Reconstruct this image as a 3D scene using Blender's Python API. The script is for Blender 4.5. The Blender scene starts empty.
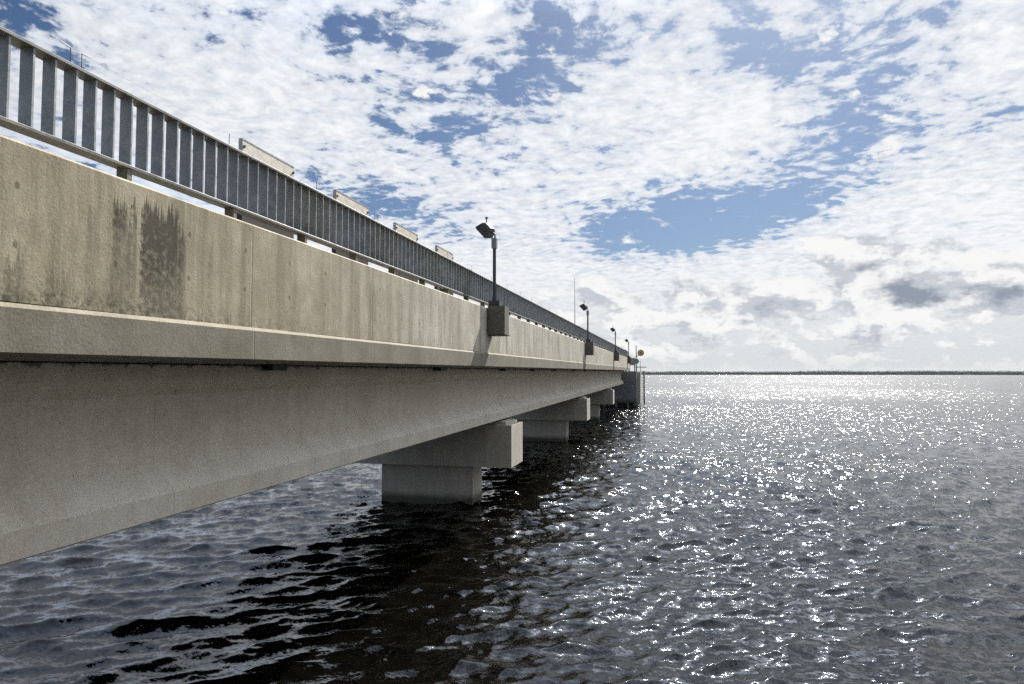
import bpy, bmesh, math, random
import numpy as np
from mathutils import Vector, Matrix

random.seed(7)
RNG = np.random.default_rng(11)
R = math.radians
scene = bpy.context.scene
COL = scene.collection

# ------------------------------------------------------------------ frame of the place
# water at z = 0, the bridge runs along +Y on the left of the viewer, eye 3.1 m above the water
EYE = 3.10
F = 1024 * 24.0 / 36.0
YAW, PITCH = R(12.7), R(2.7)
GRADE = 0.0041                      # the bridge climbs very slightly
DX = -3.28                          # outer face of the parapet
SUN_AZ, SUN_EL = R(10.0), R(42.0)   # azimuth from +Y towards +X


def zb(z, y):
    """height relative to the eye at y=0 -> world z, following the grade"""
    return EYE + z + GRADE * y


EXPO = 1.1
LUM = 2 ** -EXPO                     # turns a brightness in the picture into a radiance

# ------------------------------------------------------------------ node helper
class NT:
    def __init__(self, tree):
        self.t = tree

    def node(self, typ, **kw):
        n = self.t.nodes.new(typ)
        for k, v in kw.items():
            setattr(n, k, v)
        return n

    def put(self, sock, v):
        if v is None:
            return
        if isinstance(v, bpy.types.NodeSocket):
            self.t.links.new(v, sock)
        else:
            try:
                sock.default_value = v
            except Exception:
                sock.default_value = (v, v, v, 1.0) if len(sock.default_value) == 4 else (v, v, v)

    def m(self, op, a, b=None, c=None, clamp=False):
        n = self.node('ShaderNodeMath', operation=op, use_clamp=clamp)
        self.put(n.inputs[0], a)
        if b is not None:
            self.put(n.inputs[1], b)
        if c is not None:
            self.put(n.inputs[2], c)
        return n.outputs[0]

    def add(self, a, b): return self.m('ADD', a, b)
    def sub(self, a, b): return self.m('SUBTRACT', a, b)
    def mul(self, a, b): return self.m('MULTIPLY', a, b)
    def div(self, a, b): return self.m('DIVIDE', a, b)
    def mx(self, a, b): return self.m('MAXIMUM', a, b)
    def mn(self, a, b): return self.m('MINIMUM', a, b)

    def ss(self, v, lo, hi, a=0.0, b=1.0):
        n = self.node('ShaderNodeMapRange', interpolation_type='SMOOTHSTEP')
        self.put(n.inputs['Value'], v)
        self.put(n.inputs['From Min'], lo)
        self.put(n.inputs['From Max'], hi)
        self.put(n.inputs['To Min'], a)
        self.put(n.inputs['To Max'], b)
        return n.outputs[0]

    def sep(self, v):
        n = self.node('ShaderNodeSeparateXYZ')
        self.put(n.inputs[0], v)
        return n.outputs

    def comb(self, x, y, z):
        n = self.node('ShaderNodeCombineXYZ')
        for s, v in zip(n.inputs, (x, y, z)):
            self.put(s, v)
        return n.outputs[0]

    def noise(self, vec, scale, detail=4.0, rough=0.55, dist=0.0, color=False, dims='3D'):
        n = self.node('ShaderNodeTexNoise', noise_dimensions=dims)
        self.put(n.inputs['Vector'], vec)
        self.put(n.inputs['Scale'], scale)
        n.inputs['Detail'].default_value = detail
        n.inputs['Roughness'].default_value = rough
        n.inputs['Distortion'].default_value = dist
        return n.outputs['Color'] if color else n.outputs[0]

    def mix(self, f, a, b, blend='MIX'):
        n = self.node('ShaderNodeMix', data_type='RGBA', blend_type=blend)
        self.put(n.inputs[0], f)
        self.put(n.inputs[6], a)
        self.put(n.inputs[7], b)
        return n.outputs[2]

    def vm(self, op, a, b=None, s=None):
        n = self.node('ShaderNodeVectorMath', operation=op)
        self.put(n.inputs[0], a)
        if b is not None:
            self.put(n.inputs[1], b)
        if s is not None:
            self.put(n.inputs['Scale'], s)
        return n.outputs[0]


def material(name):
    m = bpy.data.materials.new(name)
    m.use_nodes = True
    n = NT(m.node_tree)
    bsdf = m.node_tree.nodes['Principled BSDF']
    return m, n, bsdf


def rgb(r, g, b): return (r, g, b, 1.0)


def concrete(name, c_lo, c_hi, streak=0.5, holes=True, stain=False, ties=False, joints=False, rough=0.85, mottling=1.0, waterline=None, xs=0.05, topgrime=False):
    m, n, bsdf = material(name)
    tc = n.node('ShaderNodeTexCoord').outputs['Object']
    x, y, z = n.sep(tc)
    # cloudy mottling
    big = n.noise(tc, 0.9, 5, 0.6)
    mid = n.noise(tc, 5.0, 6, 0.65)
    fine = n.noise(tc, 60.0, 4, 0.7)
    # vertical runs
    sv = n.comb(n.mul(x, xs * 5.0), n.mul(y, 5.0), n.mul(z, 0.35))
    runs = n.noise(sv, 1.0, 6, 0.7)
    sv2 = n.comb(n.mul(x, xs * 16.0), n.mul(y, 16.0), n.mul(z, 0.8))
    runs2 = n.noise(sv2, 1.0, 4, 0.6)
    f = n.ss(n.add(n.mul(big, 0.55), n.mul(mid, 0.45)), 0.34, 0.66)
    col = n.mix(f, c_lo, c_hi)
    dk = n.ss(runs, 0.42, 0.66, 0.0, streak)
    col = n.mix(dk, col, n.mix(0.5, c_lo, rgb(0.22, 0.20, 0.165)))
    lt = n.ss(runs2, 0.56, 0.76, 0.0, 0.45 * streak)
    col = n.mix(lt, col, rgb(min(1, c_hi[0] * 1.22), min(1, c_hi[1] * 1.22), min(1, c_hi[2] * 1.22)))
    g = n.ss(fine, 0.25, 0.75, 1.0 - 0.16 * mottling, 1.0 + 0.14 * mottling)
    col = n.mix(1.0, col, n.comb(g, g, g), 'MULTIPLY')
    height = n.add(n.mul(fine, 0.4), n.mul(mid, 0.6))
    if holes:
        vo = n.node('ShaderNodeTexVoronoi', feature='F1')
        n.put(vo.inputs['Vector'], n.vm('ADD', tc, n.vm('SCALE', n.noise(tc, 30, 2, color=True), s=0.03)))
        vo.inputs['Scale'].default_value = 11.0
        pick = n.ss(n.sep(vo.outputs['Color'])[0], 0.72, 0.74)
        size = n.mul(n.sep(vo.outputs['Color'])[1], 0.13)
        hole = n.mul(n.m('LESS_THAN', vo.outputs['Distance'], size), pick)
        col = n.mix(n.mul(hole, 0.62), col, rgb(0.055, 0.05, 0.04))
        height = n.sub(height, n.mul(hole, 0.8))
        # small blisters
        vo2 = n.node('ShaderNodeTexVoronoi', feature='F1')
        n.put(vo2.inputs['Vector'], tc)
        vo2.inputs['Scale'].default_value = 42.0
        pick2 = n.ss(n.sep(vo2.outputs['Color'])[0], 0.86, 0.87)
        hole2 = n.mul(n.m('LESS_THAN', vo2.outputs['Distance'], 0.2), pick2)
        col = n.mix(n.mul(hole2, 0.5), col, rgb(0.07, 0.06, 0.05))
    if ties:
        # plugged form-tie holes in two rows, each with a little run below it
        yc = n.sub(n.m('FRACT', n.add(n.div(y, 0.66), n.mul(n.noise(n.comb(0, n.m('FLOOR', n.div(y, 0.66)), 0), 3.0, 0), 0.35))), 0.5)
        yy = n.mul(yc, 0.66)
        for zc in (0.66, 0.97):
            dz = n.sub(z, EYE + zc)
            dz = n.sub(dz, n.mul(y, GRADE))
            dd = n.m('SQRT', n.add(n.mul(yy, yy), n.mul(n.mul(dz, dz), 0.6)))
            spot = n.ss(dd, 0.010, 0.020, 1.0, 0.0)
            col = n.mix(n.mul(spot, 0.6), col, rgb(0.06, 0.05, 0.042))
            ring = n.mul(n.ss(dd, 0.018, 0.024), n.ss(dd, 0.030, 0.040, 1.0, 0.0))
            col = n.mix(n.mul(ring, 0.22), col, rgb(0.45, 0.42, 0.36))
    if joints:
        jj = n.m('ABSOLUTE', n.sub(n.m('FRACT', n.div(n.add(y, 0.9), 2.33)), 0.5))
        j = n.ss(jj, 0.0022, 0.0042, 1.0, 0.0)
        col = n.mix(n.mul(j, 0.32), col, rgb(0.09, 0.08, 0.065))
        height = n.sub(height, n.mul(j, 1.0))
    if stain:
        zr = n.sub(n.sub(z, EYE), n.mul(y, GRADE))
        comb_ = n.noise(n.comb(n.mul(y, 9.0), 0.0, n.mul(zr, 0.35)), 1.0, 3, 0.6)
        comb2 = n.noise(n.comb(n.mul(y, 60.0), 3.0, n.mul(zr, 0.8)), 1.0, 3, 0.6)
        brk = n.noise(tc, 22.0, 5, 0.7)
        total = None
        # (y0, y1, top, strength, fade-depth) of each black algae run
        for y0, y1, top, st, dep in ((3.72, 4.055, 1.10, 1.0, 0.75), (3.475, 3.60, 1.08, 0.78, 0.34), (3.59, 3.685, 0.98, 0.5, 0.7), (3.64, 3.675, 1.11, 0.85, 0.35),
                                     (4.06, 4.13, 0.98, 0.7, 0.6), (4.38, 4.44, 0.98, 0.30, 0.9), (2.80, 2.92, 0.66, 0.42, 0.5), (3.02, 3.18, 0.58, 0.30, 0.45),
                                     (2.55, 2.75, 0.56, 0.4, 0.5), (3.30, 3.36, 1.02, 0.35, 0.5), (7.2, 7.35, 0.95, 0.22, 0.8), (9.6, 9.72, 1.1, 0.28, 0.9), (10.6, 10.68, 1.0, 0.3, 0.7), (13.9, 14.1, 1.1, 0.35, 0.8), (17.0, 17.2, 1.1, 0.35, 0.9), (21, 21.3, 1.1, 0.35, 0.9)):
            e = 0.02
            yn = n.add(y, n.add(n.mul(n.sub(comb2, 0.5), 0.06), n.mul(n.sub(brk, 0.5), 0.10)))
            my = n.mul(n.ss(yn, y0 - e, y0 + e), n.ss(yn, y1 - e, y1 + e, 1.0, 0.0))
            tz = n.add(top - 0.045, n.add(n.mul(n.sub(comb_, 0.45), 0.55), n.mul(n.sub(comb2, 0.5), 0.40)))
            mz = n.ss(zr, n.sub(tz, 0.06), n.add(tz, 0.025), 1.0, 0.0)
            fade = n.ss(zr, top - dep, top - 0.12, 0.45, 1.0)
            s = n.mul(n.mul(my, mz), n.mul(fade, st))
            total = s if total is None else n.mx(total, s)
        total = n.mul(total, n.ss(brk, 0.34, 0.60, 0.62, 1.25))
        col = n.mix(n.m('MINIMUM', total, 0.9), col, rgb(0.035, 0.031, 0.024))
        # thin drips from the top edge below each railing foot
        fy = n.m('ABSOLUTE', n.sub(n.m('FRACT', n.div(n.sub(y, 3.185 + 0.03), 1.12)), 0.5))
        drip = n.mul(n.ss(n.add(fy, n.mul(n.sub(comb2, 0.5), 0.04)), 0.012, 0.045, 1.0, 0.0), n.ss(n.add(zr, n.mul(n.sub(comb_, 0.5), 0.5)), 0.55, 1.15))
        total = n.mx(total, n.mul(drip, 0.42))
        # grime that gathers just above the ledge and near the far left
        gr = n.mul(n.ss(zr, 0.36, 0.52, 1.0, 0.0), n.ss(brk, 0.42, 0.62))
        gr = n.mul(gr, n.ss(y, 2.6, 6.5, 0.8, 0.25))
        col = n.mix(gr, col, rgb(0.07, 0.062, 0.048))
        # older, yellower concrete near this end, cleaner further on
        col = n.mix(n.ss(y, 3.0, 13.0, 0.0, 1.0), n.mix(1.0, col, rgb(0.76, 0.725, 0.60), 'MULTIPLY'), col)
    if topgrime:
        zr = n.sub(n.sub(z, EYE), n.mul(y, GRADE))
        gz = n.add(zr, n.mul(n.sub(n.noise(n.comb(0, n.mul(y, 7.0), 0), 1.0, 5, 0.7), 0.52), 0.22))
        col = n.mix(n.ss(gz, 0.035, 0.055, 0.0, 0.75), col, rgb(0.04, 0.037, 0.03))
        jw = n.m('ABSOLUTE', n.sub(n.m('FRACT', n.div(n.add(y, 1.15), 3.9)), 0.5))
        jm = n.ss(jw, 0.0008, 0.0018, 1.0, 0.0)
        col = n.mix(n.mul(jm, 0.25), col, rgb(0.12, 0.11, 0.09))
    if waterline is not None:
        zz = n.add(z, n.mul(n.sub(n.noise(tc, 3.0, 4), 0.5), 0.10))
        wl = n.ss(zz, waterline[0], waterline[1], 1.0, 0.0)
        col = n.mix(n.mul(wl, 0.85), col, rgb(0.032, 0.030, 0.020))
    bump = n.node('ShaderNodeBump')
    bump.inputs['Strength'].default_value = 0.35
    bump.inputs['Distance'].default_value = 0.012
    n.put(bump.inputs['Height'], height)
    n.put(bsdf.inputs['Base Color'], col)
    bsdf.inputs['Roughness'].default_value = rough
    bsdf.inputs['Specular IOR Level'].default_value = 0.3
    n.put(bsdf.inputs['Normal'], bump.outputs[0])
    return m


def metal(name, c, c2, rough=0.5, metallic=0.5, scale=14.0, rust=0.0):
    m, n, bsdf = material(name)
    tc = n.node('ShaderNodeTexCoord').outputs['Object']
    a = n.noise(tc, scale, 5, 0.65)
    b = n.noise(tc, scale * 6, 3, 0.6)
    col = n.mix(n.ss(a, 0.35, 0.65), c, c2)
    g = n.ss(b, 0.3, 0.7, 0.86, 1.10)
    col = n.mix(1.0, col, n.comb(g, g, g), 'MULTIPLY')
    if rust:
        col = n.mix(n.ss(n.noise(tc, scale * 0.7, 6, 0.7), 0.60, 0.72, 0.0, rust), col, rgb(0.12, 0.05, 0.02))
    n.put(bsdf.inputs['Base Color'], col)
    n.put(bsdf.inputs['Roughness'], n.ss(a, 0.3, 0.7, rough - 0.1, rough + 0.12))
    bsdf.inputs['Metallic'].default_value = metallic
    return m


# ------------------------------------------------------------------ mesh helpers
def link(name, me, mat, parent=None):
    o = bpy.data.objects.new(name, me)
    COL.objects.link(o)
    if mat is not None:
        me.materials.append(mat)
    if parent is not None:
        o.parent = parent
    return o


def from_bm(name, bm, mat, parent=None, bevel=0.0, smooth=False):
    if bevel:
        bmesh.ops.bevel(bm, geom=[e for e in bm.edges if e.calc_face_angle(0) > 0.5], offset=bevel, segments=2, profile=0.5, affect='EDGES')
    bmesh.ops.recalc_face_normals(bm, faces=bm.faces)
    me = bpy.data.meshes.new(name)
    bm.to_mesh(me)
    bm.free()
    if smooth:
        for p in me.polygons:
            p.use_smooth = True
    return link(name, me, mat, parent)


def add_box(bm, x0, x1, y0, y1, z0, z1, grade=False, mtx=None):
    vs = []
    for x in (x0, x1):
        for y in (y0, y1):
            for z in (z0, z1):
                p = Vector((x, y, z + (GRADE * y if grade else 0)))
                vs.append(bm.verts.new(mtx @ p if mtx else p))
    for f in ((0, 1, 3, 2), (4, 6, 7, 5), (0, 4, 5, 1), (2, 3, 7, 6), (0, 2, 6, 4), (1, 5, 7, 3)):
        bm.faces.new([vs[i] for i in f])


def add_tube(bm, p0, p1, r0, r1=None, seg=12):
    r1 = r0 if r1 is None else r1
    p0, p1 = Vector(p0), Vector(p1)
    q = (p1 - p0).to_track_quat('Z', 'Y')
    rings = []
    for p, r in ((p0, r0), (p1, r1)):
        rings.append([bm.verts.new(p + q @ Vector((r * math.cos(2 * math.pi * i / seg), r * math.sin(2 * math.pi * i / seg), 0))) for i in range(seg)])
    for i in range(seg):
        j = (i + 1) % seg
        bm.faces.new((rings[0][i], rings[0][j], rings[1][j], rings[1][i]))
    bm.faces.new(rings[0][::-1])
    bm.faces.new(rings[1])


def box(name, dims, mat, parent=None, bevel=0.0, grade=False):
    bm = bmesh.new()
    add_box(bm, *dims, grade=grade)
    return from_bm(name, bm, mat, parent, bevel)


def tube(name, p0, p1, r0, mat, parent=None, r1=None, seg=14):
    bm = bmesh.new()
    add_tube(bm, p0, p1, r0, r1, seg)
    o = from_bm(name, bm, mat, parent)
    for p in o.data.polygons:
        p.use_smooth = len(p.vertices) == 4
    return o


def extrude(name, prof, ys, mat, parent=None, wobble=0.0):
    """closed (x, z rel. to eye) profile swept along the bridge"""
    bm = bmesh.new()
    rows = []
    for k, y in enumerate(ys):
        w = wobble * (random.random() - 0.5) if 0 < k < len(ys) - 1 else 0
        rows.append([bm.verts.new((x + w, y, zb(z, y) + w * 0.6)) for x, z in prof])
    n = len(prof)
    for a, b in zip(rows, rows[1:]):
        for i in range(n):
            j = (i + 1) % n
            bm.faces.new((a[i], a[j], b[j], b[i]))
    bm.faces.new(rows[0][::-1])
    bm.faces.new(rows[-1])
    return from_bm(name, bm, mat, parent)


def empty(name, loc, label, cat, group=None, rz=0.0):
    o = bpy.data.objects.new(name, None)
    COL.objects.link(o)
    o.location = loc
    o.rotation_euler = (0, 0, rz)
    o.empty_display_size = 0.2
    o['label'] = label
    o['category'] = cat
    if group:
        o['group'] = group
    return o


def tag(o, label, cat, group=None):
    o['label'] = label
    o['category'] = cat
    if group:
        o['group'] = group
    return o


def copy_tree(o, parent=None):
    c = o.copy()
    COL.objects.link(c)
    c.parent = parent
    for ch in list(o.children):
        copy_tree(ch, c)
    return c


def frange(a, b, step):
    n = max(1, int(round((b - a) / step)))
    return [a + (b - a) * i / n for i in range(n + 1)]


# ------------------------------------------------------------------ materials
M_PARAPET = concrete('weathered_parapet_concrete', rgb(0.37, 0.335, 0.265), rgb(0.57, 0.53, 0.445), 0.95, True, True, True, True)
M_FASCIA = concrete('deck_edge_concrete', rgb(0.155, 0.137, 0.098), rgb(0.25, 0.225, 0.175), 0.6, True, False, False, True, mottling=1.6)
M_GIRDER = concrete('girder_concrete', rgb(0.47, 0.425, 0.335), rgb(0.57, 0.53, 0.435), 0.22, True, mottling=0.9, topgrime=True)
M_PIER = concrete('pier_concrete', rgb(0.39, 0.36, 0.295), rgb(0.49, 0.455, 0.385), 0.4, True, mottling=0.8, waterline=(0.10, 0.33), xs=1.0)
M_ENDPIER = concrete('dark_pier_concrete', rgb(0.16, 0.175, 0.185), rgb(0.24, 0.255, 0.265), 0.5, False, waterline=(0.4, 0.9))
M_GALV = metal('galvanised_steel', rgb(0.19, 0.205, 0.215), rgb(0.28, 0.295, 0.305), 0.45, 0.3, 9.0, 0.10)
M_RAIL = metal('galvanised_rail', rgb(0.105, 0.105, 0.098), rgb(0.165, 0.16, 0.15), 0.5, 0.2, 7.0, 0.25)
M_DARK = metal('dark_bracket_steel', rgb(0.12, 0.11, 0.088), rgb(0.17, 0.155, 0.12), 0.6, 0.2, 8.0, 0.25)
M_POLE = metal('dark_painted_pole', rgb(0.035, 0.037, 0.042), rgb(0.06, 0.062, 0.066), 0.5, 0.3, 12.0)
M_JBOX = metal('grey_cast_box', rgb(0.20, 0.20, 0.195), rgb(0.28, 0.28, 0.27), 0.55, 0.4, 20.0)
M_HEAD = metal('floodlight_housing', rgb(0.03, 0.03, 0.03), rgb(0.05, 0.05, 0.048), 0.6, 0.1, 20.0)
M_BOARD = metal('beige_board_paint', rgb(0.58, 0.53, 0.43), rgb(0.66, 0.61, 0.51), 0.6, 0.0, 5.0)
M_BLACK = metal('blackened_steel', rgb(0.018, 0.018, 0.018), rgb(0.03, 0.03, 0.028), 0.7, 0.0)
M_WIRE = metal('thin_wire', rgb(0.05, 0.05, 0.055), rgb(0.09, 0.09, 0.095), 0.5, 0.5)
M_WHITE = metal('white_paint', rgb(0.62, 0.62, 0.60), rgb(0.78, 0.78, 0.75), 0.5, 0.0)
M_AMBER = metal('amber_disc', rgb(0.55, 0.38, 0.09), rgb(0.66, 0.47, 0.13), 0.45, 0.0, 6.0)
M_GREY = metal('grey_cabinet', rgb(0.30, 0.31, 0.31), rgb(0.40, 0.41, 0.41), 0.5, 0.2)
M_WOOD = metal('dark_timber', rgb(0.03, 0.027, 0.022), rgb(0.055, 0.05, 0.042), 0.8, 0.0)
M_PAD = metal('bearing_rubber', rgb(0.02, 0.02, 0.02), rgb(0.035, 0.035, 0.035), 0.8, 0.0)

m, n, bs = material('lamp_glass')
bs.inputs['Base Color'].default_value = rgb(0.25, 0.26, 0.27)
bs.inputs['Roughness'].default_value = 0.12
M_GLASS = m

# ------------------------------------------------------------------ bridge
Y_A, Y_B = -14.0, 64.3
bridge = empty('bridge', (DX, 0, 0), 'long concrete girder bridge with a stained solid parapet crossing the water', 'bridge')
INV = Matrix.Translation((-DX, 0, 0))


def under(parent_loc, o):
    """re-express a mesh built in world coordinates in its parent's frame"""
    o.data.transform(Matrix.Translation(-Vector(parent_loc)))
    return o


BL = (DX, 0, 0)
ys = frange(Y_A, Y_B, 1.2)
# parapet: plain outer face, chamfered arris at the top, sloped lit ledge at its foot
o = extrude('parapet', [(DX, 0.361), (DX, 1.192), (DX - 0.014, 1.206), (DX - 0.30, 1.206), (DX - 0.34, 0.361)], ys, M_PARAPET, bridge, 0.004)
o.parent = bridge
o.matrix_parent_inverse = INV
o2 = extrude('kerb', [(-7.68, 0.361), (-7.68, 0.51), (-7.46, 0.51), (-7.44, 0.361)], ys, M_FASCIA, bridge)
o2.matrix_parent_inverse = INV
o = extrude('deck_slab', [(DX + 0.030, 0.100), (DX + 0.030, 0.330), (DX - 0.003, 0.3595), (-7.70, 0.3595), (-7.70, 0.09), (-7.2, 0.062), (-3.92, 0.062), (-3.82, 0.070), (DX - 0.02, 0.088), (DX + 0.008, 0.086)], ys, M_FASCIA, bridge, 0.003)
o.matrix_parent_inverse = INV

# prestressed I girders, one per span, a narrow gap over each pier
GX = -4.06           # centre line of the outer girder; outer flange edge at -3.78
prof = [(0.20, 0.058), (0.20, -0.07), (0.085, -0.19), (0.085, -0.735), (0.28, -0.945), (0.28, -1.118), (0.268, -1.130)]
gprof = prof + [(-x, z) for x, z in reversed(prof)]
PIER0, SPAN = 16.1, 15.5
spans = [(-14.0, PIER0 - SPAN), ] + [(PIER0 + SPAN * (k - 1), PIER0 + SPAN * k) for k in range(4)]
for gi, gx in enumerate((GX, GX - 2.85)):
    for si, (a, b) in enumerate(spans):
        if gi > 1 and si > 2:
            continue
        g = extrude('girder', [(gx + x, z) for x, z in gprof], frange(a + 0.012, b - 0.012, 3.0), M_GIRDER, bridge)
        g.matrix_parent_inverse = INV
# drain outlets under the edge of the slab
for y in (6.05, 11.1, 15.8, 19.5, 23.5, 28.5, 32.7, 37.3, 42.0, 46.6, 51.2, 55.8):
    d = box('drain_outlet', (-3.82, -3.70, y - 0.13, y + 0.13, zb(0.012, y), zb(0.075, y)), M_BLACK, bridge, 0.004)
    d.matrix_parent_inverse = INV

# ------------------------------------------------------------------ piers
pier_labels = ['pier nearest the viewer, broad column and cap standing clear of the water',
               'second pier along the bridge, seen past the near pier cap',
               'third pier along the bridge, small and just before the dark end pier']
for k in range(3):
    yc = PIER0 + SPAN * k
    top = zb(-1.130, yc) - 0.045
    loc = (-5.68, yc, 0)
    p = empty('bridge_pier', loc, pier_labels[k], 'pier', 'piers under the bridge')
    bm = bmesh.new()
    # cap with a low step (riser) around the bearings
    add_box(bm, -2.18, 2.18, -0.63, 0.63, top - 1.05 - loc[2], top - 0.075)
    under((0, 0, 0), from_bm('pier_cap', bm, M_PIER, p, 0.015))
    box('cap_step', (-2.02, 2.02, -0.52, 0.52, top - 0.078, top - 0.003), M_PIER, p, 0.008)
    for cx in (0.04,):
        box('column', (cx - 1.15, cx + 1.15, -0.42, 0.42, -2.5, top - 1.047), M_PIER, p, 0.02)
    for gx in (GX, GX - 2.85):
        for s in (-1, 1):
            box('bearing_pad', (gx - loc[0] - 0.24, gx - loc[0] + 0.24, s * 0.24 - 0.12, s * 0.24 + 0.12, top - 0.004, top + 0.047), M_PAD, p)

# ------------------------------------------------------------------ railing
RX0, RX1 = -3.490, -3.400
PITCH_B, YB0 = 0.1425, 2.893
rail = empty('bridge_railing', (-3.445, 0, 0), 'galvanised railing of flat vertical bars running along the top of the parapet', 'railing')
RI = Matrix.Translation((3.445, 0, 0))


def rpart(o):
    o.matrix_parent_inverse = RI
    return o


rys = frange(Y_A + 0.3, Y_B - 0.3, 1.14)
rpart(extrude('top_rail', [(-3.392, 1.799), (-3.392, 1.815), (-3.396, 1.819), (-3.496, 1.819), (-3.500, 1.815), (-3.500, 1.799)], rys, M_RAIL, rail, 0.002))
rpart(extrude('bottom_rail', [(-3.394, 1.327), (-3.394, 1.343), (-3.398, 1.347), (-3.494, 1.347), (-3.498, 1.343), (-3.498, 1.327)], rys, M_RAIL, rail, 0.002))
n_bal = int((Y_B - 0.4 - YB0) / PITCH_B)
rest = bmesh.new()
for i in range(-18, n_bal):
    y = YB0 + i * PITCH_B + random.uniform(-0.003, 0.003)
    dims = (RX0 + random.uniform(-.002, .002), RX1 + random.uniform(-.002, .002), y - 0.0065, y + 0.0065, EYE + 1.344, EYE + 1.802)
    if -1 <= i < 99:
        bm = bmesh.new()
        add_box(bm, *dims, grade=True)
        rpart(from_bm('baluster', bm, M_GALV, rail))
    else:
        add_box(rest, *dims, grade=True)
b = rpart(from_bm('balusters', rest, M_GALV, rail))
b['kind'] = 'stuff'
y = 3.745 - 1.12 * 5
while y < Y_B - 1:
    bm = bmesh.new()
    add_box(bm, -3.487, -3.403, y - 0.02, y + 0.02, EYE + 1.204, EYE + 1.330, grade=True)
    rpart(from_bm('post_foot', bm, M_DARK, rail))
    y += 1.12

# ------------------------------------------------------------------ beige boards behind the railing
words = ['beige board standing above the railing, the longest one, nearest the viewer',
         'second beige board above the railing, between the longest and the third',
         'third beige board above the railing, next before the smallest one',
         'smallest beige board above the railing, nearest the first floodlight']
proto = None
for k in range(4):
    y0 = 5.38 + 1.79 * k
    if proto is None:
        loc = (-3.72, y0 + 0.44, zb(1.206, y0))
        proto = empty('beige_board', loc, words[0], 'board', 'beige boards behind the railing')
        bm = bmesh.new()
        add_box(bm, -0.018, 0.018, -0.44, 0.44, 0.262, 0.885)
        from_bm('panel', bm, M_BOARD, proto, 0.004)
        bm = bmesh.new()
        add_box(bm, -0.022, 0.0205, -0.44, 0.44, 0.886, 0.898)
        from_bm('edge_trim', bm, M_GREY, proto)
        bm = bmesh.new()
        add_box(bm, -0.03, 0.024, -0.438, 0.438, 0.0, 0.26)
        from_bm('mounting_plate', bm, M_BLACK, proto, 0.004)
        for yy in (-0.415, 0.415):
            tube('bolt', (0.012, yy, 0.83), (0.030, yy, 0.83), 0.013, M_BLACK, proto)
        bm = bmesh.new()
        add_box(bm, -0.019, 0.022, -0.445, -0.4405, 0.262, 0.898)
        from_bm('end_strip', bm, M_GREY, proto)
    else:
        c = copy_tree(proto)
        c.location = (-3.72, y0 + 0.44, zb(1.206, y0))
        c['label'] = words[k]

# ------------------------------------------------------------------ bird wire on the top rail
wire = empty('bird_wire', (-3.45, 0, zb(1.819, 0)), 'very thin wire on short upright pins along the top of the railing', 'wire')
wl = (-3.45, 0, zb(1.819, 0))


def hook(y, arm):
    bm = bmesh.new()
    z0 = GRADE * y
    add_tube(bm, (0, y, z0 - 0.002), (0, y, z0 + 0.012), 0.007, 0.006, 8)
    add_tube(bm, (0, y, z0 + 0.01), (0, y, z0 + 0.118), 0.0026, None, 8)
    if arm:
        add_tube(bm, (0, y, z0 + 0.117), (0, y + arm * 0.07, z0 + 0.124), 0.0032, 0.0026, 8)
    from_bm('pin', bm, M_WIRE, wire)


pins = [3.315, 3.395] + [3.41 + 1.425 * k for k in range(1, 38)]
for k, y in enumerate(pins):
    hook(y, -1 if k == 0 else (1 if k == 1 else 0))
    if k in (4, 20):
        hook(y + 0.07, 1)
bm = bmesh.new()
for a, b in zip(pins[1:], pins[2:]):
    add_tube(bm, (0, a, GRADE * a + 0.112), (0, (a + b) / 2, GRADE * (a + b) / 2 + 0.108), 0.0007, None, 4)
    add_tube(bm, (0, (a + b) / 2, GRADE * (a + b) / 2 + 0.108), (0, b, GRADE * b + 0.112), 0.0007, None, 4)
from_bm('strand', bm, M_WIRE, wire)

# ------------------------------------------------------------------ floodlight posts on the parapet
fl_labels = ['tallest looking floodlight post, on the nearest dark bracket box bolted to the parapet',
             'second floodlight post along the parapet, beside the thin tall mast',
             'third floodlight post along the parapet, between the second and the smallest',
             'smallest floodlight post, at the far end of the parapet']
fl = empty('floodlight_post', (DX, 12.62, zb(0.68, 12.62)), fl_labels[0], 'floodlight', 'floodlights along the parapet')
box('bracket_box', (0.004, 0.335, -0.17, 0.17, 0.012, 0.555), M_DARK, fl, 0.006)
box('bottom_flange', (0.004, 0.36, -0.18, 0.20, 0.0, 0.011), M_BLACK, fl)
box('back_plate', (0.0, 0.0038, -0.20, 0.20, 0.03, 0.52), M_BLACK, fl)
bm = bmesh.new()
add_box(bm, 0.10 - 0.095, 0.10 + 0.115, -0.11, 0.11, 0.556, 0.665)
from_bm('base_block', bm, M_POLE, fl, 0.012)
bm = bmesh.new()
add_tube(bm, (0.09, 0, 0.66), (0.09, 0, 0.76), 0.046, 0.036, 16)
add_tube(bm, (0.09, 0, 0.755), (0.09, 0, 1.69), 0.033, 0.031, 16)
po = from_bm('pole', bm, M_POLE, fl)
bm = bmesh.new()
add_box(bm, 0.09 - 0.048, 0.09 + 0.048, -0.048, 0.048, 1.68, 1.875)
jb = from_bm('junction_box', bm, M_JBOX, fl, 0.012)
bm = bmesh.new()
add_tube(bm, (0.10, 0, 1.87), (0.10, 0, 1.95), 0.017, 0.014, 10)
add_tube(bm, (0.10, 0.0, 1.945), (0.03, -0.02, 2.02), 0.018, 0.018, 10)
from_bm('knuckle', bm, M_POLE, fl)
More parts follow.
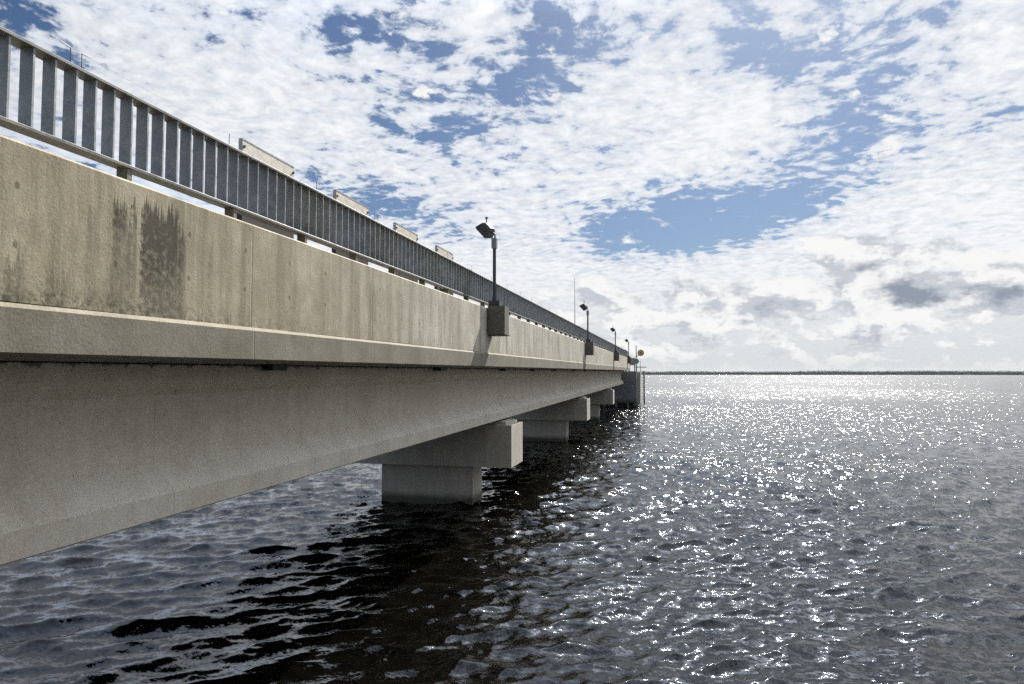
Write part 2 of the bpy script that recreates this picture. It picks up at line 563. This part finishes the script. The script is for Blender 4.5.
# lamp housing: tapered box tipped over towards the deck
hm = Matrix.Translation((-0.055, -0.03, 2.05)) @ Matrix.Rotation(R(48), 4, 'Y') @ Matrix.Rotation(R(14), 4, 'X')
bm = bmesh.new()
pts = []
for zz, hx, hy in ((-0.105, 0.135, 0.15), (-0.075, 0.145, 0.16), (0.055, 0.115, 0.125), (0.10, 0.075, 0.085)):
    pts.append([bm.verts.new(hm @ Vector((sx * hx, sy * hy, zz))) for sx, sy in ((-1, -1), (1, -1), (1, 1), (-1, 1))])
for a, b in zip(pts, pts[1:]):
    for i in range(4):
        j = (i + 1) % 4
        bm.faces.new((a[i], a[j], b[j], b[i]))
bm.faces.new(pts[0][::-1])
bm.faces.new(pts[-1])
hd = from_bm('lamp_head', bm, M_HEAD, fl, 0.012)
bm = bmesh.new()
add_box(bm, -0.115, 0.115, -0.13, 0.13, -0.110, -0.1055, mtx=hm)
from_bm('lens', bm, M_GLASS, hd)
bm = bmesh.new()
add_tube(bm, (-0.06, -0.03, 2.12), (-0.06, -0.03, 2.265), 0.011, 0.011, 8)
add_tube(bm, (-0.06, -0.03, 2.26), (-0.06, -0.03, 2.29), 0.028, 0.022, 10)
from_bm('photocell', bm, M_BLACK, fl)
for k in range(1, 4):
    c = copy_tree(fl)
    y = 12.62 + 16.05 * k
    c.location = (DX, y, zb(0.68, y))
    c.rotation_euler = (0, 0, 0)
    c['label'] = fl_labels[k]

# ------------------------------------------------------------------ thin mast on the deck
mast = empty('antenna_mast', (-3.78, 29.0, zb(0.36, 29)), 'very thin tall mast rising behind the railing beside the second floodlight', 'mast')
box('base_plate', (-0.09, 0.09, -0.09, 0.09, 0.0, 0.02), M_DARK, mast)
tube('whip', (0, 0, 0.018), (0, 0, 3.66), 0.020, M_WIRE, mast, 0.008)

# ------------------------------------------------------------------ dark pier at the far end
ep = empty('end_pier', (-8.0, 71.0, 0), 'big dark rectangular concrete pier closing the far end of the bridge', 'pier')
EYt = zb(0.02, 65)
bm = bmesh.new()
add_box(bm, -5.5, 5.30, -6.3, 6.0, 0.42, EYt)
from_bm('wall', bm, M_ENDPIER, ep, 0.05)
box('dark_gap_base', (-5.2, 5.05, -6.0, 5.8, -2.5, 0.415), M_WOOD, ep)  # dark block filling the shaded gap below the overhanging wall
box('lit_side_face', (5.302, 5.62, -5.2, -2.0, 0.30, EYt - 0.1), M_PIER, ep, 0.03)  # paler block stands in for the lit side face of the pier
for xx in (1.2, 2.3, 3.4, 4.5):
    tube('fender_pile', (xx, -6.25, -2.0), (xx, -6.25, 0.62), 0.14, M_WOOD, ep)

pile = empty('ladder_pile', (-2.30, 74.5, 0), 'slender dark upright pile standing in the water beside the end pier', 'pile')
tube('shaft', (0, 0, -2.0), (0, 0, zb(0.05, 74.5)), 0.075, M_WOOD, pile)
bm = bmesh.new()
for i in range(9):
    add_box(bm, -0.40, -0.05, -0.02, 0.02, 0.4 + 0.33 * i, 0.44 + 0.33 * i)
add_box(bm, -0.43, -0.385, -0.03, 0.03, 0.1, 3.3)
from_bm('ladder', bm, M_WOOD, pile)

tz = EYt
# guard rail on the pier top
gr = empty('white_guardrail', (-2.9, 66.5, tz), 'short white pipe guardrail on top of the dark end pier', 'guardrail')
bm = bmesh.new()
add_tube(bm, (-1.2, 0, 0.98), (0.55, 0, 0.98), 0.035, None, 8)
add_tube(bm, (-1.2, 0, 0.52), (0.55, 0, 0.52), 0.03, None, 8)
from_bm('rails', bm, M_WHITE, gr)
for xx in (-1.2, -0.62, -0.04, 0.53):
    tube('post', (xx, 0, 0), (xx, 0, 1.0), 0.035, M_WHITE, gr, seg=8)
# catwalk bracket
cw = empty('catwalk', (-2.55, 67.0, tz), 'thin dark catwalk plank sticking out over the water from the end pier', 'catwalk')
bm = bmesh.new()
add_box(bm, -0.30, 0.72, -0.5, 0.5, 0.36, 0.42)
from_bm('plank', bm, M_DARK, cw)
for yy in (-0.3, 0.3):
    box('bracket', (-0.28, -0.2, yy - 0.04, yy + 0.04, 0.0, 0.362), M_DARK, cw)
# cabinet
cab = empty('control_cabinet', (-3.15, 65.9, tz), 'grey control cabinet on the end pier below the amber disc', 'cabinet')
box('cabinet_body', (-0.30, 0.30, -0.22, 0.22, 0.55, 1.25), M_GREY, cab, 0.02)
box('door', (-0.26, 0.26, -0.235, -0.222, 0.60, 1.20), M_JBOX, cab, 0.004)
for xx in (-0.24, 0.24):
    box('leg', (xx - 0.04, xx + 0.04, -0.1, 0.1, 0.0, 0.552), M_DARK, cab)
drum = empty('grey_drum', (-2.75, 66.0, tz), 'rounded pale grey drum on a stand at the tip of the end pier', 'drum')
tube('drum_body', (0, -0.2, 0.95), (0, 0.25, 0.95), 0.26, M_JBOX, drum)
tube('stand', (0, 0.02, 0.0), (0, 0.02, 0.75), 0.06, M_GREY, drum)
# amber disc
disc = empty('disc_signal', (-2.72, 65.4, tz), 'round amber brown disc on a grey post at the far end of the bridge', 'signal')
tube('post', (0, 0, 0), (0, 0, 2.45), 0.05, M_GREY, disc)
bm = bmesh.new()
add_tube(bm, (0.0, 0.0, 1.35), (0.40, -0.05, 1.62), 0.04, None, 8)
from_bm('arm', bm, M_GREY, disc)
tube('disc', (0.42, -0.10, 1.72), (0.42, 0.0, 1.72), 0.28, M_AMBER, disc, seg=28)
tube('rim', (0.42, -0.06, 1.72), (0.42, 0.03, 1.72), 0.305, M_DARK, disc, seg=28)
tube('hub', (0.42, -0.14, 1.72), (0.42, -0.098, 1.72), 0.09, M_DARK, disc, seg=20)
# two small dark posts left of the disc
for k, (px, lab, h) in enumerate(((-3.70, 'taller dark stub post on the end pier, nearer the amber disc', 1.9), (-3.95, 'shorter dark stub post on the end pier, nearer the last floodlight', 1.5))):
    e = empty('stub_post', (px, 65.6, tz), lab, 'post', 'stub posts on the end pier')
    tube('shaft', (0, 0, 0), (0, 0, h), 0.07, M_BLACK, e)
    tube('cap', (0, 0, h - 0.002), (0, 0, h + 0.12), 0.10, M_BLACK, e, 0.06)

# ------------------------------------------------------------------ water: one sheet from under the eye to past the far shore
def smooth(x, a, b):
    t = np.clip((x - a) / (b - a), 0, 1)
    return t * t * (3 - 2 * t)


def make_water():
    # radii: about 0.75 pixel steps as seen from the eye, then geometric
    rad = [0.6]
    while rad[-1] < 9000:
        r = rad[-1]
        dr = 0.72 * (r * r + EYE * EYE) / (EYE * F)
        dr = max(dr, 0.035)
        dr = min(dr, r * 0.06 if r > 60 else 9e9)
        if r < 4.5:
            dr = max(dr, 0.12)
        rad.append(r + dr)
    rad = np.array(rad)
    # azimuths: dense inside the view, coarse behind
    c = -YAW
    a = np.concatenate([np.linspace(-math.pi, -R(60), 60, endpoint=False), np.linspace(-R(60), -R(41), 150, endpoint=False),
                        np.linspace(-R(41), R(41), 1250, endpoint=False), np.linspace(R(41), R(60), 150, endpoint=False), np.linspace(R(60), math.pi, 60, endpoint=False)])
    da = np.gradient(a)
    az = a + c
    Rr, A = np.meshgrid(rad, az, indexing='ij')
    X = (Rr * np.sin(A)).astype(np.float32)
    Y = (Rr * np.cos(A)).astype(np.float32)
    dr = np.gradient(rad)
    sp = np.maximum(dr[:, None] * 0.75, (rad[:, None] * da[None, :])).astype(np.float32)     # local grid spacing
    N = 240
    lam = np.exp(RNG.uniform(np.log(0.085), np.log(2.4), N))
    main = math.pi / 2 - (-YAW) + R(180) + R(14)           # travelling towards the viewer, a little across
    th = main + RNG.normal(0, R(24), N) + (RNG.random(N) < 0.12) * RNG.uniform(-1.5, 1.5, N)
    wgt = np.exp(-0.5 * ((np.log(lam) - np.log(0.42)) / 0.72) ** 2) + 0.20
    MSS = 0.056
    s = wgt * RNG.uniform(0.6, 1.3, N)
    s *= math.sqrt(2 * MSS / (s ** 2).sum())
    kk = 2 * math.pi / lam
    amp = s / kk
    ph = RNG.uniform(0, 2 * math.pi, N)
    Z = np.zeros_like(X)
    DXx = np.zeros_like(X)
    DYy = np.zeros_like(X)
    lost = np.zeros_like(X)
    # patches of stronger and weaker ripple
    gust = 1.0 + 0.30 * np.sin(X * 0.11 + 1.3 * np.sin(Y * 0.07) + 0.6) * np.sin(Y * 0.09 + 0.8 * np.sin(X * 0.05))
    gust = gust.astype(np.float32)
    for i in range(N):
        w = smooth(lam[i] / sp, 2.2, 4.5).astype(np.float32)
        lost += (1 - w * w) * np.float32(s[i] ** 2 / 2)
        rows = np.where(w.max(axis=1) > 0)[0]
        if len(rows) == 0:
            continue
        e = rows[-1] + 1
        kx, ky = kk[i] * math.cos(th[i]), kk[i] * math.sin(th[i])
        p = (X[:e] * np.float32(kx) + Y[:e] * np.float32(ky) + np.float32(ph[i]))
        g = w[:e] * (gust[:e] if lam[i] < 1.0 else 1.0) * np.float32(amp[i])
        Z[:e] += g * np.cos(p)
        sn = np.sin(p) * g * np.float32(0.95)
        DXx[:e] -= sn * np.float32(math.cos(th[i]))
        DYy[:e] -= sn * np.float32(math.sin(th[i]))
    X += DXx
    Y += DYy
    nr, na = X.shape
    co = np.stack([X, Y, Z], -1).reshape(-1, 3)
    co = np.vstack([co, [[0, 0, 0]]]).astype(np.float32)
    idx = np.arange(nr * na).reshape(nr, na)
    nx = np.roll(idx, -1, axis=1)
    quads = np.stack([idx[:-1], idx[1:], nx[1:], nx[:-1]], -1).reshape(-1, 4)
    ctr = nr * na
    tris = np.stack([np.full(na, ctr), idx[0], nx[0]], -1)
    me = bpy.data.meshes.new('water')
    me.vertices.add(len(co))
    me.vertices.foreach_set('co', co.ravel())
    nl = quads.size + tris.size
    me.loops.add(nl)
    me.loops.foreach_set('vertex_index', np.concatenate([quads.ravel(), tris.ravel()]).astype(np.int32))
    npoly = len(quads) + len(tris)
    me.polygons.add(npoly)
    st = np.concatenate([np.arange(len(quads)) * 4, quads.size + np.arange(len(tris)) * 3]).astype(np.int32)
    me.polygons.foreach_set('loop_start', st)
    me.polygons.foreach_set('use_smooth', np.ones(npoly, dtype=bool))
    at = me.attributes.new('ripple', 'FLOAT', 'POINT')
    lv = np.sqrt(np.concatenate([lost.ravel(), [0]]) / MSS).astype(np.float32)
    at.data.foreach_set('value', lv)
    me.update(calc_edges=True)
    me.validate()
    # make sure the sheet faces up
    if me.polygons[0].normal.z < 0:
        me.flip_normals()
    return me


m, n, bs = material('lake_water')
tc = n.node('ShaderNodeNewGeometry')
pos = tc.outputs['Position']
att = n.node('ShaderNodeAttribute', attribute_name='ripple').outputs['Fac']
x, y, z = n.sep(pos)
flat = n.comb(x, y, 0.0)
# capillary ripples finer than the mesh, and (far off) the waves the mesh no longer resolves, as random facet tilts
n1 = n.vm('SUBTRACT', n.noise(n.comb(n.mul(x, 17.0), n.mul(y, 26.0), 0.0), 1.0, 3, 0.7, color=True), (0.5, 0.5, 0.5))
patch = n.ss(n.noise(n.comb(n.mul(x, 0.035), n.mul(y, 0.03), 0), 1.0, 3, 0.6), 0.35, 0.65, 0.75, 1.15)
dist = n.m('SQRT', n.add(n.mul(x, x), n.mul(y, y)))
k1 = n.mul(0.78, patch)
ka = n.mul(att, patch)
v = n.vm('SCALE', n1, s=k1)
# facets grow from hand-sized ripples near by to whole wave groups far out
lims = (0, 34, 80, 190, 520, 1e6)
for i, (sc, det) in enumerate(((5.0, 3), (3.0, 1), (1.7, 1), (0.70, 1), (0.16, 1))):
    nb = n.vm('SUBTRACT', n.noise(n.comb(n.mul(x, sc), n.mul(y, sc * 0.7), 3.7 * i), 1.0, det, 0.65, color=True), (0.5, 0.5, 0.5))
    w = n.mul(n.ss(dist, lims[i] * 0.75, lims[i] * 1.25) if i else 1.0, n.ss(dist, lims[i + 1] * 0.75, lims[i + 1] * 1.25, 1.0, 0.0))
    v = n.vm('ADD', v, n.vm('SCALE', nb, s=n.mul(n.mul(ka, w), (2.45, 2.3, 1.6, 1.35, 1.3)[i])))
vx, vy, vz = n.sep(v)
nn = n.vm('NORMALIZE', n.vm('ADD', tc.outputs['Normal'], n.comb(n.mul(vx, 0.82), vy, 0.0)))
n.put(bs.inputs['Normal'], nn)
bs.inputs['Base Color'].default_value = rgb(0.0017, 0.0016, 0.0012)
n.put(bs.inputs['Roughness'], n.add(n.ss(att, 0.1, 1.0, 0.022, 0.07), n.ss(dist, 25, 120, 0.0, 0.13)))
bs.inputs['IOR'].default_value = 1.333
M_WATER = m
water = link('water', make_water(), M_WATER)
water['kind'] = 'structure'

# ------------------------------------------------------------------ far shore
m, n, bs = material('far_wood_foliage')
tc = n.node('ShaderNodeTexCoord').outputs['Object']
f = n.noise(tc, 0.03, 5, 0.7)
n.put(bs.inputs['Base Color'], n.mix(n.ss(f, 0.35, 0.65), rgb(0.035, 0.045, 0.030), rgb(0.07, 0.085, 0.05)))
bs.inputs['Roughness'].default_value = 0.9
M_WOODS = m
m, n, bs = material('far_bank')
bs.inputs['Base Color'].default_value = rgb(0.06, 0.06, 0.045)
bs.inputs['Roughness'].default_value = 0.9
M_BANK = m


def shore_radius(a):
    return 3000 + 110 * math.sin(a * 7 + 0.4) + 60 * math.sin(a * 17 + 1.0)


bm = bmesh.new()
prev = None
for i in range(0, 261):
    a = R(-60) + R(140) * i / 260
    r = shore_radius(a)
    row = [bm.verts.new((math.sin(a) * rr, math.cos(a) * rr, zz)) for rr, zz in ((r, -0.5), (r + 4, 1.2), (r + 60, 2.2), (r + 900, 4.0), (r + 901, -1.0))]
    if prev:
        for j in range(4):
            bm.faces.new((prev[j], row[j], row[j + 1], prev[j + 1]))
    prev = row
land = from_bm('land', bm, M_BANK)
land['kind'] = 'structure'

# wood on the far bank: many clumped crowns
bm = bmesh.new()
bmesh.ops.create_icosphere(bm, subdivisions=1, radius=1.0)
bm.verts.ensure_lookup_table()
ICO_V = np.array([v_.co[:] for v_ in bm.verts])
ICO_F = np.array([[v_.index for v_ in f_.verts] for f_ in bm.faces])
bm.free()
rs = np.random.default_rng(5)
tv, tf = [], []
for i in range(4600):
    a = R(-45) + R(110) * rs.random()
    r = shore_radius(a) + 8 + 90 * rs.random() ** 1.5
    env = 0.85 + 0.10 * math.sin(a * 31 + 1.0) * math.sin(a * 11) + 0.03 * math.sin(a * 67) + 0.02 * math.sin(a * 143)
    h = max(9.0, (16.5 * env) * (0.92 + 0.13 * rs.random()))
    w = 6.0 + 6.0 * rs.random()
    p = ICO_V * np.array([w, w, h * 0.54]) + rs.uniform(-1.0, 1.0, ICO_V.shape) + np.array([math.sin(a) * r, math.cos(a) * r, 1.4 + h * 0.52])
    tv.append(p)
    tf.append(ICO_F + len(ICO_V) * i)
me = bpy.data.meshes.new('distant_treeline')
me.from_pydata(np.vstack(tv).tolist(), [], np.vstack(tf).tolist())
woods = link('distant_treeline', me, M_WOODS)
woods['kind'] = 'stuff'
woods['label'] = 'low dark line of woods along the far shore'
woods['category'] = 'woods'

# ------------------------------------------------------------------ sky
world = bpy.data.worlds.new('World')
scene.world = world
world.use_nodes = True
wt = world.node_tree
wt.nodes.clear()
n = NT(wt)
SKY_STRENGTH = 0.05
d = n.vm('NORMALIZE', n.node('ShaderNodeTexCoord').outputs['Generated'])
x, y, z = n.sep(d)
sky = n.node('ShaderNodeTexSky', sky_type='NISHITA')
sky.sun_disc = False
sky.sun_elevation = SUN_EL
sky.sun_rotation = SUN_AZ
sky.air_density = 1.0
sky.dust_density = 1.0
sky.ozone_density = 2.0
az = n.m('ARCTAN2', x, y)
el = n.m('ARCSINE', z)
elp = n.mx(z, 0.0)

# high broken layer: plane projection so that it closes up towards the horizon
q = n.div(1.0, n.add(elp, 0.10))
px, py = n.mul(x, q), n.mul(y, q)
P = n.comb(px, py, 0.0)
warp = n.vm('SCALE', n.vm('SUBTRACT', n.noise(P, 2.2, 3, 0.5, color=True), (0.5, 0.5, 0.5)), s=0.18)
P2 = n.vm('ADD', P, warp)
small = n.noise(P2, 9.0, 3, 0.5)
cell = n.noise(P2, 17.0, 7, 0.63)
mid = n.noise(P2, 2.6, 5, 0.55)
AE = n.comb(az, el, 0.0)
wob = n.sep(n.vm('SUBTRACT', n.noise(AE, 7.0, 5, 0.6, color=True), (0.5, 0.5, 0.5)))
azw = n.add(az, n.mul(wob[0], 0.22))
elw = n.add(el, n.mul(wob[1], 0.12))


def pix(u, v):
    """pixel of the photograph -> azimuth, elevation"""
    c = Vector(((u - 512) / F, (342 - v) / F, -1.0))
    M = Matrix.Rotation(YAW, 3, 'Z') @ Matrix.Rotation(math.pi / 2 + PITCH, 3, 'X')
    w = (M @ c).normalized()
    return math.atan2(w.x, w.y), math.asin(w.z)


def blob(u, v, su, sv, tilt=0.0, a_in=None, e_in=None):
    a0, e0 = pix(u, v)
    sa, se = su / F, sv / F
    da = n.sub(a_in or azw, a0)
    de = n.sub(e_in or elw, e0)
    if tilt:
        ct, st = math.cos(tilt), math.sin(tilt)
        da, de = n.add(n.mul(da, ct), n.mul(de, st)), n.sub(n.mul(de, ct), n.mul(da, st))
    t = n.add(n.m('POWER', n.m('ABSOLUTE', n.div(da, sa)), 2.0), n.m('POWER', n.m('ABSOLUTE', n.div(de, se)), 2.0))
    return n.m('EXPONENT', n.mul(t, -1.0))


cov = n.mul(n.sub(mid, 0.5), 0.55)
for u, v, su, sv, tilt, w in (
        (700, 222, 95, 30, 0.10, -0.62), (640, 240, 60, 26, 0.0, -0.30), (385, 35, 60, 26, 0.2, -0.27), (520, 70, 60, 36, 0.4, -0.13), (440, 120, 60, 22, -0.2, -0.20),
        (770, 45, 55, 26, 0.0, -0.34), (860, 100, 45, 45, 0.3, -0.34), (570, 20, 36, 26, 0, -0.18), (20, 20, 40, 25, -0.3, -0.34), (395, 205, 90, 22, -0.25, -0.34),
        (545, 100, 40, 30, 0, -0.20), (990, 130, 70, 16, 0, -0.16), (600, 150, 30, 20, 0, -0.14), (785, 145, 25, 40, 0, -0.22), (150, 10, 60, 20, 0, -0.10), (920, 20, 50, 20, 0, -0.16),
        (210, 90, 150, 80, -0.3, 0.20), (650, 120, 110, 50, 0.15, 0.26), (760, 130, 70, 45, 0, 0.20), (960, 60, 90, 40, 0, 0.12), (930, 210, 140, 40, 0.1, 0.16), (520, 215, 60, 40, 0, 0.14), (480, 15, 40, 20, 0, 0.2)):
    cov = n.add(cov, n.mul(blob(u, v, su, sv, tilt), w))
leftsky = n.ss(az, R(-34), R(-18), 1.0, 0.0)
cov = n.add(cov, n.mul(n.ss(el, R(28), R(40), 0.0, 1.0), n.sub(n.mul(leftsky, 0.22), 0.14)))
cov = n.add(cov, n.mul(n.ss(az, R(-60), R(-51), 1.0, 0.0), 0.22))
cov = n.add(cov, n.mul(n.ss(az, R(8), R(22), 0.0, 1.0), 0.05))
low = n.ss(el, R(6.0), R(14.0), 1.0, 0.0)
cov = n.add(cov, n.mul(low, 0.30))
dens = n.add(n.add(n.mul(n.sub(small, 0.5), 0.75), n.mul(n.sub(cell, 0.5), 1.15)), n.add(cov, 0.172))
high = n.ss(dens, -0.06, 0.16)

# cumulus standing towards the horizon
AC = n.comb(n.mul(az, 1.0), n.mul(el, 1.7), 0.3)
aw = n.vm('ADD', AC, n.vm('SCALE', n.vm('SUBTRACT', n.noise(AC, 16, 4, 0.6, color=True), (0.5, 0.5, 0.5)), s=0.06))
c1 = n.noise(aw, 13.0, 6, 0.58)
c1u = n.noise(n.vm('ADD', aw, (0.012, 0.030, 0.0)), 13.0, 6, 0.58)
band = n.ss(el, R(4.0), R(10.0), 1.0, 0.0)
rough_ = n.sub(n.noise(AC, 34.0, 5, 0.62), 0.5)
cc = n.add(n.sub(c1, 0.63), n.mul(band, 0.15))
azs, els = n.add(az, n.mul(wob[0], 0.06)), n.add(el, n.mul(wob[1], 0.045))
for u, v, su, sv, w in ((868, 256, 46, 20, 0.34), (905, 285, 38, 20, 0.34), (1000, 280, 48, 22, 0.30), (700, 300, 60, 20, 0.18), (780, 302, 60, 18, 0.18), (610, 300, 40, 20, 0.14), (945, 250, 36, 13, 0.16), (830, 245, 24, 12, 0.2)):
    cc = n.add(cc, n.mul(blob(u, v, su, sv, 0, azs, els), w))
cc = n.add(cc, n.mul(rough_, 0.30))
cum = n.ss(cc, -0.02, 0.085)

# brightness of the cloud: thin parts bluish, thick parts white; undersides grey
lit = n.ss(dens, 0.0, 0.55, 0.0, 1.0)
fine = n.noise(P2, 30.0, 5, 0.6)
hi_col = n.mix(lit, rgb(0.66, 0.71, 0.79), rgb(0.86, 0.87, 0.885))
hi_col = n.mix(1.0, hi_col, n.comb(*[n.ss(n.add(n.mul(fine, 0.5), n.mul(cell, 0.5)), 0.3, 0.7, 0.90, 1.07)] * 3), 'MULTIPLY')
under_ = n.ss(n.add(n.sub(c1u, c1), n.mul(rough_, -0.25)), -0.06, 0.09, 0.0, 0.85)
cu_col = n.mix(under_, rgb(0.87, 0.87, 0.865), rgb(0.47, 0.51, 0.57))
gl = None
for u, v, su, sv, w in ((905, 294, 27, 15, 0.9), (868, 270, 24, 8, 0.55), (998, 291, 34, 9, 0.72), (712, 308, 13, 9, 0.5), (768, 306, 16, 10, 0.55), (803, 305, 10, 12, 0.35), (612, 296, 16, 9, 0.3), (725, 325, 18, 8, 0.3), (775, 333, 26, 8, 0.35), (870, 340, 30, 7, 0.35), (1010, 268, 18, 7, 0.3), (660, 325, 26, 10, 0.3), (920, 352, 60, 5, 0.3), (940, 262, 22, 8, 0.35), (835, 285, 16, 8, 0.35), (690, 285, 14, 8, 0.3), (640, 302, 14, 9, 0.35), (745, 318, 14, 6, 0.35), (820, 322, 20, 6, 0.35), (960, 318, 30, 6, 0.35), (690, 345, 26, 6, 0.3), (850, 272, 10, 7, 0.5)):
    b_ = n.mul(blob(u, v, su, sv, 0, azs, els), w)
    gl = b_ if gl is None else n.mx(gl, b_)
gl = n.mul(n.ss(n.add(gl, n.mul(rough_, 2.4)), 0.10, 0.95), n.ss(gl, 0.0, 0.5, 0.2, 1.0))
cu_col = n.mix(n.m('MINIMUM', gl, 1.0), cu_col, rgb(0.27, 0.31, 0.375))
# warm bright haze close to the horizon
hz = n.ss(el, R(1.0), R(10.0), 1.0, 0.0)

K = LUM / SKY_STRENGTH
blue = n.mix(1.0, sky.outputs[0], rgb(0.36, 0.44, 0.54), 'MULTIPLY')
col = n.mix(n.mul(high, 0.97), blue, n.vm('SCALE', hi_col, s=K))
col = n.mix(n.mul(hz, 0.75), col, n.vm('SCALE', n.comb(0.615, 0.64, 0.655), s=K))
col = n.mix(cum, col, n.vm('SCALE', cu_col, s=K))
col = n.mix(n.mul(n.ss(el, R(0.0), R(2.2), 1.0, 0.0), 0.8), col, n.vm('SCALE', n.comb(0.62, 0.635, 0.64), s=K))

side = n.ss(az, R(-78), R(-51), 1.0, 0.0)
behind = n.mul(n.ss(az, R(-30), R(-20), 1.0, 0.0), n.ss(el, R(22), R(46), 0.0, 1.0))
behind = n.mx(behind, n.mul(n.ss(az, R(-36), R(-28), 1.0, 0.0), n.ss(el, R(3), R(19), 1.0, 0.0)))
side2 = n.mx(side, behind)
col = n.mix(side2, col, n.mix(1.0, col, rgb(0.98, 1.16, 1.46), 'MULTIPLY'))  # mostly unseen sky at left, tinted bluer to colour the water
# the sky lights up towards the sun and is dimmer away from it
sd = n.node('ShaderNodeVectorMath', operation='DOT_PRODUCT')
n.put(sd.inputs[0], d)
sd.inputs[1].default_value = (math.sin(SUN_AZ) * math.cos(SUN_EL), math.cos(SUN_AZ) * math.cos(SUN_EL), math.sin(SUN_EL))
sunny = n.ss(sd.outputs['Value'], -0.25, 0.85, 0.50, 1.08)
# unseen sky overhead and around the sun, brightened to light the water and shade
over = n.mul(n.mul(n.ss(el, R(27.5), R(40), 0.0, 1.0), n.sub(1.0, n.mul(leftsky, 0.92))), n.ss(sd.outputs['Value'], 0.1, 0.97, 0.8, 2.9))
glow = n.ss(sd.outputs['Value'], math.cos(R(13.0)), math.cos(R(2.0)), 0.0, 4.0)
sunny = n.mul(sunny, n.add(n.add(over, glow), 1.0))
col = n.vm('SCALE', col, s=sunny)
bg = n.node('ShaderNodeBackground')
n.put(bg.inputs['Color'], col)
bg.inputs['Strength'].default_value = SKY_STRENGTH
out = n.node('ShaderNodeOutputWorld')
wt.links.new(bg.outputs[0], out.inputs[0])
world.cycles.sampling_method = 'MANUAL'
world.cycles.sample_map_resolution = 1024

# ------------------------------------------------------------------ air over the lake
m, n, bs = material('lake_air')
m.node_tree.nodes.remove(bs)
pv = n.node('ShaderNodeVolumePrincipled')
pv.inputs['Color'].default_value = rgb(0.86, 0.92, 1.0)
pv.inputs['Density'].default_value = 1.7e-5
pv.inputs['Anisotropy'].default_value = 0.3
m.node_tree.links.new(pv.outputs[0], m.node_tree.nodes['Material Output'].inputs['Volume'])
haze = box('haze', (-9400, 9400, -9400, 9400, -4.0, 30.0), m)
haze['kind'] = 'stuff'

# ------------------------------------------------------------------ sun
sl = bpy.data.lights.new('sun', 'SUN')
sl.energy = 5.0
sl.angle = R(0.53)
sl.color = (1.0, 0.95, 0.87)
so = bpy.data.objects.new('sun', sl)
COL.objects.link(so)
so.location = (0, 0, 60)
to_sun = Vector((math.sin(SUN_AZ) * math.cos(SUN_EL), math.cos(SUN_AZ) * math.cos(SUN_EL), math.sin(SUN_EL)))
so.rotation_euler = to_sun.to_track_quat('Z', 'Y').to_euler()

# ------------------------------------------------------------------ camera and output
cam = bpy.data.cameras.new('camera')
cam.lens = 24.0
cam.sensor_width = 36.0
cam.clip_start = 0.05
cam.clip_end = 20000
co = bpy.data.objects.new('camera', cam)
COL.objects.link(co)
co.location = (0, 0, EYE)
co.rotation_euler = (math.pi / 2 + PITCH, 0, YAW)
scene.camera = co
scene.view_settings.view_transform = 'Standard'
scene.view_settings.look = 'None'
scene.view_settings.exposure = EXPO
scene.view_settings.gamma = 1.0
scene.view_settings.use_curve_mapping = False
scene.render.engine = 'CYCLES'
scene.cycles.use_denoising = False
scene.cycles.max_bounces = 6
scene.cycles.sample_clamp_indirect = 1.2
scene.cycles.use_adaptive_sampling = False
